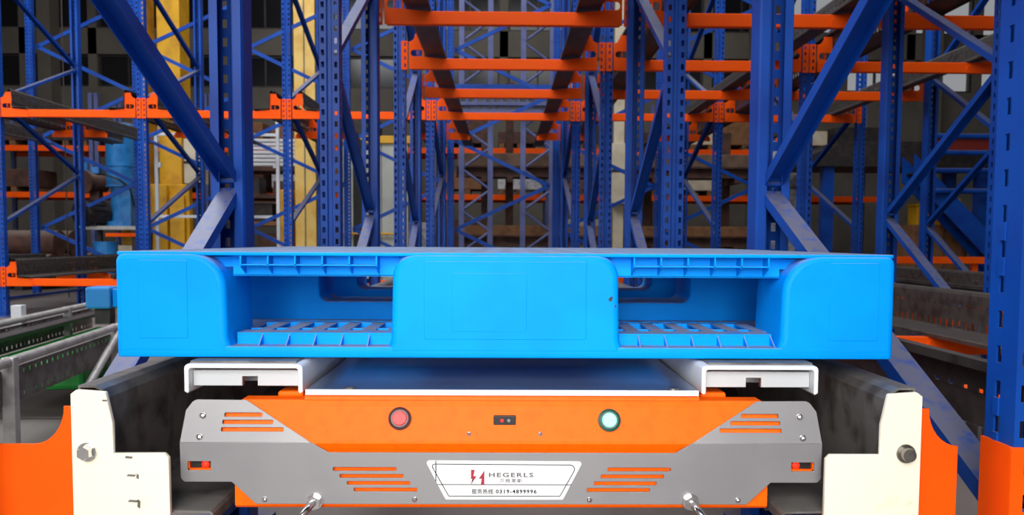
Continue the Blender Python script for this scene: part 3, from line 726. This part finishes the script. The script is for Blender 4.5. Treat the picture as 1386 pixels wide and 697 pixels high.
MB().tube((-5.02, 9.95, .30), (-5.02, 9.95, .74), .14, 24).build('drum_body', LBLUE, bx); MB().tube((-5.02, 9.95, .74), (-5.02, 9.95, .755), .146, 24).build('drum_lid', LBLUE, bx)
MB().box(-5.2, -4.84, 9.8, 10.08, 0, .30, .01).build('drum_stand', RUST, bx)

for o, z in ((bn, 0), (gm, .98), (bm_, .98), (rm, .98), (bx, 0)):
    o.scale = (1.13, 1.13, 1.13 if z else 1.0208 if o == bn else 1.0)
    dx, dy = o.location.x+4.95, o.location.y-10.35
    o.location = (-5.60+dx*1.13, 11.74+dy*1.13, z)
bm_.location.x -= .07; bx.location.y += .2; rm.location.x -= .1; bm_.location.y += .04
wf = thing('white_safety_frame', 'thin white tube safety frame standing just before the yellow crane', 'frame', (-4.07, 11.48, 0))
for x in (-4.93, -3.21): MB().box(x-.022, x+.022, 11.46, 11.50, .008, 2.48 if x > -4 else 2.31, .003).build('upright_tube', WHITE, wf); MB().box(x-.06, x+.06, 11.42, 11.54, 0, .008).build('floor_plate', WHITE, wf)
for z in (2.28, 1.12): MB().box(-4.908, -3.232, 11.465, 11.495, z-.02, z+.02, .003).build('cross_tube', WHITE, wf)
for x, z in ((-4.89, 1.85), (-3.25, 1.85)): MB().box(x-.025, x+.025, 11.46, 11.50, z-.035, z+.035).build('clip', WHITE, wf)

sv = thing('steel_shelving', 'brown steel shelving with white tubes on top, behind the white safety frame', 'shelving', (-3.8, 13.5, 0))
for x in (-4.5, -3.15):
    for y in (13.3, 14.0): MB().box(x-.03, x+.03, y-.03, y+.03, 0, 2.55).build('shelf_post', RUST, sv)
for z in (2.0, 1.55, 1.1, .6): MB().box(-4.47, -3.18, 13.27, 14.03, z-.07, z).build('shelf_board', RUST if z != 1.1 else CARD, sv)
for k in range(7): tag(MB().tube((-4.46, 13.36, 2.035+k*.066), (-3.19, 13.36, 2.035+k*.066), .029, 10).build('white_tube', WHITE), f'{["lowest", "second lowest", "third lowest", "middle", "third highest", "second highest", "topmost"][k]} white tube of the stack on the brown shelving', 'tube', 'white tubes on the shelving')
for k, (x, z, wd, h, c, nm) in enumerate(((-4.25, 1.55, .38, .28, DARKM, 'dark machine'), (-3.62, 1.55, .42, .22, RUST, 'rusty'), (-4.1, 1.1, .5, .3, DARKM, 'black'), (-3.5, 1.1, .36, .2, CARD, 'brown'), (-3.8, .6, .6, .3, RUST, 'wide rusty'))):
    o = MB().box(x-wd/2, x+wd/2, 13.4, 13.8, z, z+h, .01); o = o.build('parts_crate', c); tag(o, f'{nm} crate on the brown steel shelving', 'crate', 'crates on the shelving')

pt = thing('pale_partition', 'pale panel partition with a dark gap, behind the left posts of the lane', 'partition', (-2.15, 13.1, 0))
for x0, x1 in ((-2.66, -2.44), (-2.28, -1.98), (-1.97, -1.55)): MB().box(x0, x1, 13.05, 13.12, 0, 2.36, .004).build('panel', PANEL, pt)
MB().box(-2.44, -2.28, 13.09, 13.13, 0, 2.36).build('gap_sheet', BLACK, pt)
MB().box(-2.7, -1.5, 13.0, 13.14, 2.36, 2.48, .006).build('head_beam', YELLOW, pt, label='yellow head beam')
MB().tube((-2.7, 12.98, .9), (-1.6, 12.98, .9), .018, 10).build('hand_rail', YELLOW, pt)
for x in (-2.6, -1.9): MB().box(x-.012, x+.012, 12.98, 13.06, .89, .91).build('rail_bracket', YELLOW, pt)

pw = ['bottom row, outermost', 'bottom row, second', 'bottom row, third', 'bottom row, innermost', 'top row, outermost', 'top row, innermost']
for k, (y, z) in enumerate(((12.5, .35), (12.92, .35), (13.34, .35), (13.76, .35), (12.71, .72), (13.13, .72))):
    tag(MB().tube((-9.2, y, z), (-7.0, y, z), .205, 24).build('steel_pipe', RUST, smooth=True), f'big rusty steel pipe behind the leftmost rack post, {pw[k]}', 'pipe', 'rusty pipes')
pc = thing('pipe_cradle', 'dark steel cradle holding the big rusty pipes off the floor', 'cradle', (-8.1, 13.1, 0))
for x in (-8.8, -7.4): MB().box(x-.06, x+.06, 12.25, 14.0, 0, .145).build('cradle_bar', DARKM, pc); MB().box(x-.04, x+.04, 14.0, 14.08, 0, 1.7).build('cradle_post', RUST, pc)
tag(MB().tube((-5.9, 10.9, 0), (-5.9, 10.9, 8.9), .008, 6).build('hanging_cable', DARKM), 'thin dark cable hanging straight down beside the blue gearmotor', 'cable')

# ------------------------------------------------------------------ pallet racking along the back wall
bayn = ['behind the leftmost posts', 'behind the rusty pipes', 'behind the yellow crane', 'behind the pale mast', 'behind the pale partition', 'behind the shuttle lane', 'behind the cream column', 'behind the dark platform', 'behind the staircase']
cols = [(RUST, 'rusty'), (DARKM, 'black'), (CARD, 'brown'), (WRAP, 'plastic wrapped'), (CREAM, 'cream')]
for k in range(8):
    x0 = -9.4+k*2.05; x1 = x0+2.05
    t = thing('wall_rack', f'far pallet rack bay with orange beams {bayn[k]}', 'pallet rack', ((x0+x1)/2, 15, 0), 'far pallet rack bays')
    for x in (x0+.05, x1-.05):
        for y in (14.55, 15.45): MB().box(x-.035, x+.035, y-.035, y+.035, 0, 3.4).build('rack_leg', LILAC, t)
    for z in (1.58, 2.41):
        for y in (14.5, 15.5): MB().box(x0+.085, x1-.085, y-.02, y+.02, z-.05, z+.05, .004).build('orange_beam', ORANGE, t)
        MB().box(x0+.085, x1-.085, 14.53, 15.47, z+.02, z+.045).build('deck', RAIL, t)
    for lv, z in (('floor', 0), ('lower beam', 1.63), ('upper beam', 2.46)):
        for j in range(2):
            if random.random() < .25: continue
            c, cn_ = random.choice(cols); h = random.uniform(.3, .62) if z else random.uniform(.6, 1.2); xx = x0+.55+j*.95
            o = thing('stored_crate', f'{cn_} crate on the {lv} level of the far rack {bayn[k]}, {"first" if j == 0 else "second"} from its left', 'crate', (xx, 15, z), 'crates on the far racks')
            o['label'] = f'{cn_} crate, {"first" if j == 0 else "second"} on {lv} level, {bayn[k]}'
            MB().box(xx-.4, xx+.4, 14.6, 15.3, z+.1, z+h, .01).build('crate_body', c, o)
            for q in (-.33, 0, .33): MB().box(xx+q-.05, xx+q+.05, 14.6, 15.3, z, z+.1).build('skid', CARD, o)

# ------------------------------------------------------------------ steel stock and lattice columns straight down the lane
st = thing('beam_cradle', 'brown steel stock rack holding long rusty beams behind the shuttle lane', 'stock rack', (1.6, 13.0, 0))
for x in (-.3, .1, 1.0, 2.4, 3.7):
    MB().box(x-.065, x+.065, 13.28, 13.42, 0, 3.4 if x == .1 else 2.6, .006).build('stock_post', RUST, st)
    for z in (.72, 1.80): MB().box(x-.05, x+.05, 12.6, 13.28, z-.08, z, .004).build('stock_arm', RUST, st)
def ibeam(x0, x1, y, z, h, wd, lb, c=RUST):
    m = MB().box(x0, x1, y-wd/2, y+wd/2, z, z+.02); m.box(x0, x1, y-wd/2, y+wd/2, z+h-.02, z+h); m.box(x0, x1, y-.012, y+.012, z+.02, z+h-.02)
    o = thing('steel_joist', lb, 'steel beam', ((x0+x1)/2, y, z), 'rusty stock beams'); m.build('beam_section', c, o)
    for x in (x0+.02, x1-.02): MB().box(x-.008, x+.008, y-wd/2, y+wd/2, z+.02, z+h-.02).build('end_stiffener', c, o)
ibeam(-.75, 4.2, 12.72, 1.80, .17, .2, 'long rusty beam on the upper arms of the stock rack, nearest the lane')
ibeam(-.5, 4.1, 12.98, 1.80, .17, .2, 'long rusty beam on the upper arms of the stock rack, farther back')
tag(MB().box(-.72, 4.15, 12.62, 13.1, 1.97, 2.17, .01).build('timber_balk', mat('dusty_timber', (116, 92, 74), .8, col2=(92, 70, 56), scale=5, dust=.7, dustcol=(165, 152, 138))), 'long dusty timber balk lying on the upper rusty beams', 'timber')
ibeam(-.65, 4.2, 12.72, .72, .16, .2, 'long rusty beam on the lower arms of the stock rack, nearest the lane')
ibeam(-.65, 4.2, 12.98, .72, .16, .2, 'long rusty beam on the lower arms of the stock rack, farther back')
tag(MB().box(-.66, 4.1, 12.64, 13.08, .88, 1.04, .01).build('timber_balk', CARD), 'long brown balk lying on the lower rusty beams', 'timber')
def lattice(x0, x1, y, lb):
    t = thing('lattice_column', lb, 'lattice column', ((x0+x1)/2, y, 0), 'lilac lattice columns')
    for x in (x0, x1): MB().box(x-.04, x+.04, y-.04, y+.04, 0, 6).build('chord', LILAC, t)
    z = .3; f = 0
    while z < 5.6:
        a, b_ = (x0, x1) if f else (x1, x0); MB().tube((a, y, z), (b_, y, z+.32), .02, 8).build('lacing_bar', LILAC, t); z += .32; f = 1-f
lattice(-.64, -.2, 12.35, 'left one of the two lilac lattice columns behind the lane')
lattice(.30, .74, 12.35, 'right one of the two lilac lattice columns behind the lane')
rd = thing('roller_deck', 'blue framed roller deck carried high between the lattice columns behind the lane', 'deck', (0, 12.2, 2.66))
for z, h in ((2.985, .17), (2.72, .06), (2.84, .05)): MB().box(-.74, .84, 12.19, 12.24, z, z+h, .004).build('deck_beam', BLUE if h > .1 else LILAC, rd)
MB().box(-.74, .84, 12.27, 12.3, 2.72, 3.1).build('deck_back', RAIL, rd)
for k in range(12): MB().box(-.70+k*.13, -.66+k*.13, 12.24, 12.27, 2.72, 3.1).build('deck_slat', LILAC, rd)
cc = thing('cream_column', 'cream column with a cream box half way up, right of the lane', 'column', (1.8, 12.55, 0))
MB().box(1.72, 1.88, 12.5, 12.62, .012, 6, .006).build('column_shaft', CREAM, cc); MB().box(1.66, 1.94, 12.44, 12.68, 0, .012).build('column_foot', CREAM, cc)
b_ = MB().box(1.66, 1.92, 12.3, 12.5, 1.38, 2.3, .01).build('switch_box', CREAM, cc); MB().box(1.655, 1.925, 12.29, 12.3, 1.86, 1.90).build('box_strap', BLACK, b_)

# ------------------------------------------------------------------ platform, staircase and goods at the right
pf = thing('steel_platform', 'dark brown steel platform with a tapered end, behind the right rack', 'platform', (5.5, 12.6, 0))
m = MB(); extr(m, [(12.2, 1.96), (12.2, 2.34), (13.4, 2.34), (13.4, 1.96)], 5.1, 7.6); m.build('platform_girder', DARKM, pf)
m = MB()
A = [(5.1, 12.2, 1.96), (5.1, 12.2, 2.3), (4.55, 12.2, 2.06), (4.55, 12.2, 1.96)]
va = [m.bm.verts.new(p) for p in A]; vb = [m.bm.verts.new((p[0], 13.4, p[2])) for p in A]
m.bm.faces.new(va); m.bm.faces.new(vb[::-1])
for i in range(4): m.bm.faces.new((va[i], va[(i+1) % 4], vb[(i+1) % 4], vb[i]))
m.build('tapered_end', DARKM, pf)
for x in (5.0, 7.4):
    for y in (12.35, 13.25): MB().box(x-.08, x+.08, y-.08, y+.08, 0, 1.96).build('platform_leg', BLUE, pf)
sc_ = thing('steel_staircase', 'blue steel staircase with tube rails and a dark red sheet, at the right', 'staircase', (6.7, 11.9, 0))
for y in (11.75, 12.1):
    m = MB(); A = [(6.05, 2.1), (6.05, 1.72), (7.75, .0), (8.15, .0), (8.15, .02)]
    va = [m.bm.verts.new((x, y, z)) for x, z in A]; vb = [m.bm.verts.new((x, y+.03, z)) for x, z in A]
    m.bm.faces.new(va); m.bm.faces.new(vb[::-1])
    for i in range(5): m.bm.faces.new((va[i], va[(i+1) % 5], vb[(i+1) % 5], vb[i]))
    m.build('stair_stringer', BLUE, sc_)
for k in range(9): MB().box(6.1+k*.19, 6.35+k*.19, 11.78, 12.1, 1.82-k*.2, 1.845-k*.2).build('tread', DARKM, sc_)
for z in (2.36, 2.12, 1.86, 1.56): MB().tube((6.15, 11.7, z), (7.35, 11.7, z), .04, 12).build('rail_tube', BLUE, sc_)
MB().box(6.2, 7.3, 11.72, 11.74, 2.16, 2.33).build('rail_sheet', mat('dark_red_paint', (110, 26, 18), .5), sc_)
for x in (6.2, 7.3): MB().box(x-.03, x+.03, 11.67, 11.73, 0, 2.6).build('rail_post', BLUE, sc_)
for k, (x0, x1, z0, z1, lb) in enumerate(((6.55, 6.93, 1.08, 1.42, 'yellow bin on the brown crate under the blue staircase, wider one'), (7.02, 7.22, 1.08, 1.5, 'yellow bin on the brown crate under the blue staircase, narrow one'))):
    t = thing('yellow_bin', lb, 'bin', ((x0+x1)/2, 12.75, z0))
    MB().box(x0, x1, 12.6, 12.9, z0, z1-.04, .012).build('bin_body', YELLOW, t); MB().box(x0-.012, x1+.012, 12.588, 12.912, z1-.04, z1, .006).build('bin_rim', YELLOW, t)
t = thing('brown_crate', 'large brown board crate standing on the floor beside the dark platform', 'crate', (6.85, 12.78, 0))
MB().box(6.42, 7.28, 12.45, 13.1, .1, 1.08, .01).build('crate_body', CARD, t)
for x in (6.5, 6.85, 7.2): MB().box(x-.05, x+.05, 12.45, 13.1, 0, .1).build('skid', CARD, t); MB().box(x-.04, x+.04, 12.43, 12.45, .1, 1.08).build('batten', CARD, t)
t = thing('wrapped_stack', 'tall stack of goods in clear wrap seen right of the lane posts', 'wrapped goods', (4.75, 13.9, 0))
MB().box(4.35, 5.15, 13.6, 14.3, 0, .13).build('pallet_base', CARD, t)
for k in range(6): MB().box(4.38+.02*(k % 2), 5.12-.015*(k % 3), 13.62, 14.27, .13+k*.4, .13+k*.4+.385, .03).build('wrapped_layer', WRAP, t)
ob = thing('floor_barrier', 'low orange floor barrier at the foot of the blue staircase', 'barrier', (6.1, 11.55, 0))
MB().box(5.4, 7.0, 11.52, 11.58, .50, .60, .005).build('barrier_rail', ORANGE, ob)
for x in (5.5, 6.9): MB().box(x-.04, x+.04, 11.58, 11.64, .0, .6).build('barrier_post', ORANGE, ob)
for i, x in enumerate((-10.5, -6.4, -2.3, 1.8, 5.9, 10)):
    struct(MB().box(x-.15, x+.15, 18.6, 19, 0, 9).build(f'trim_{i+2}', WALL))
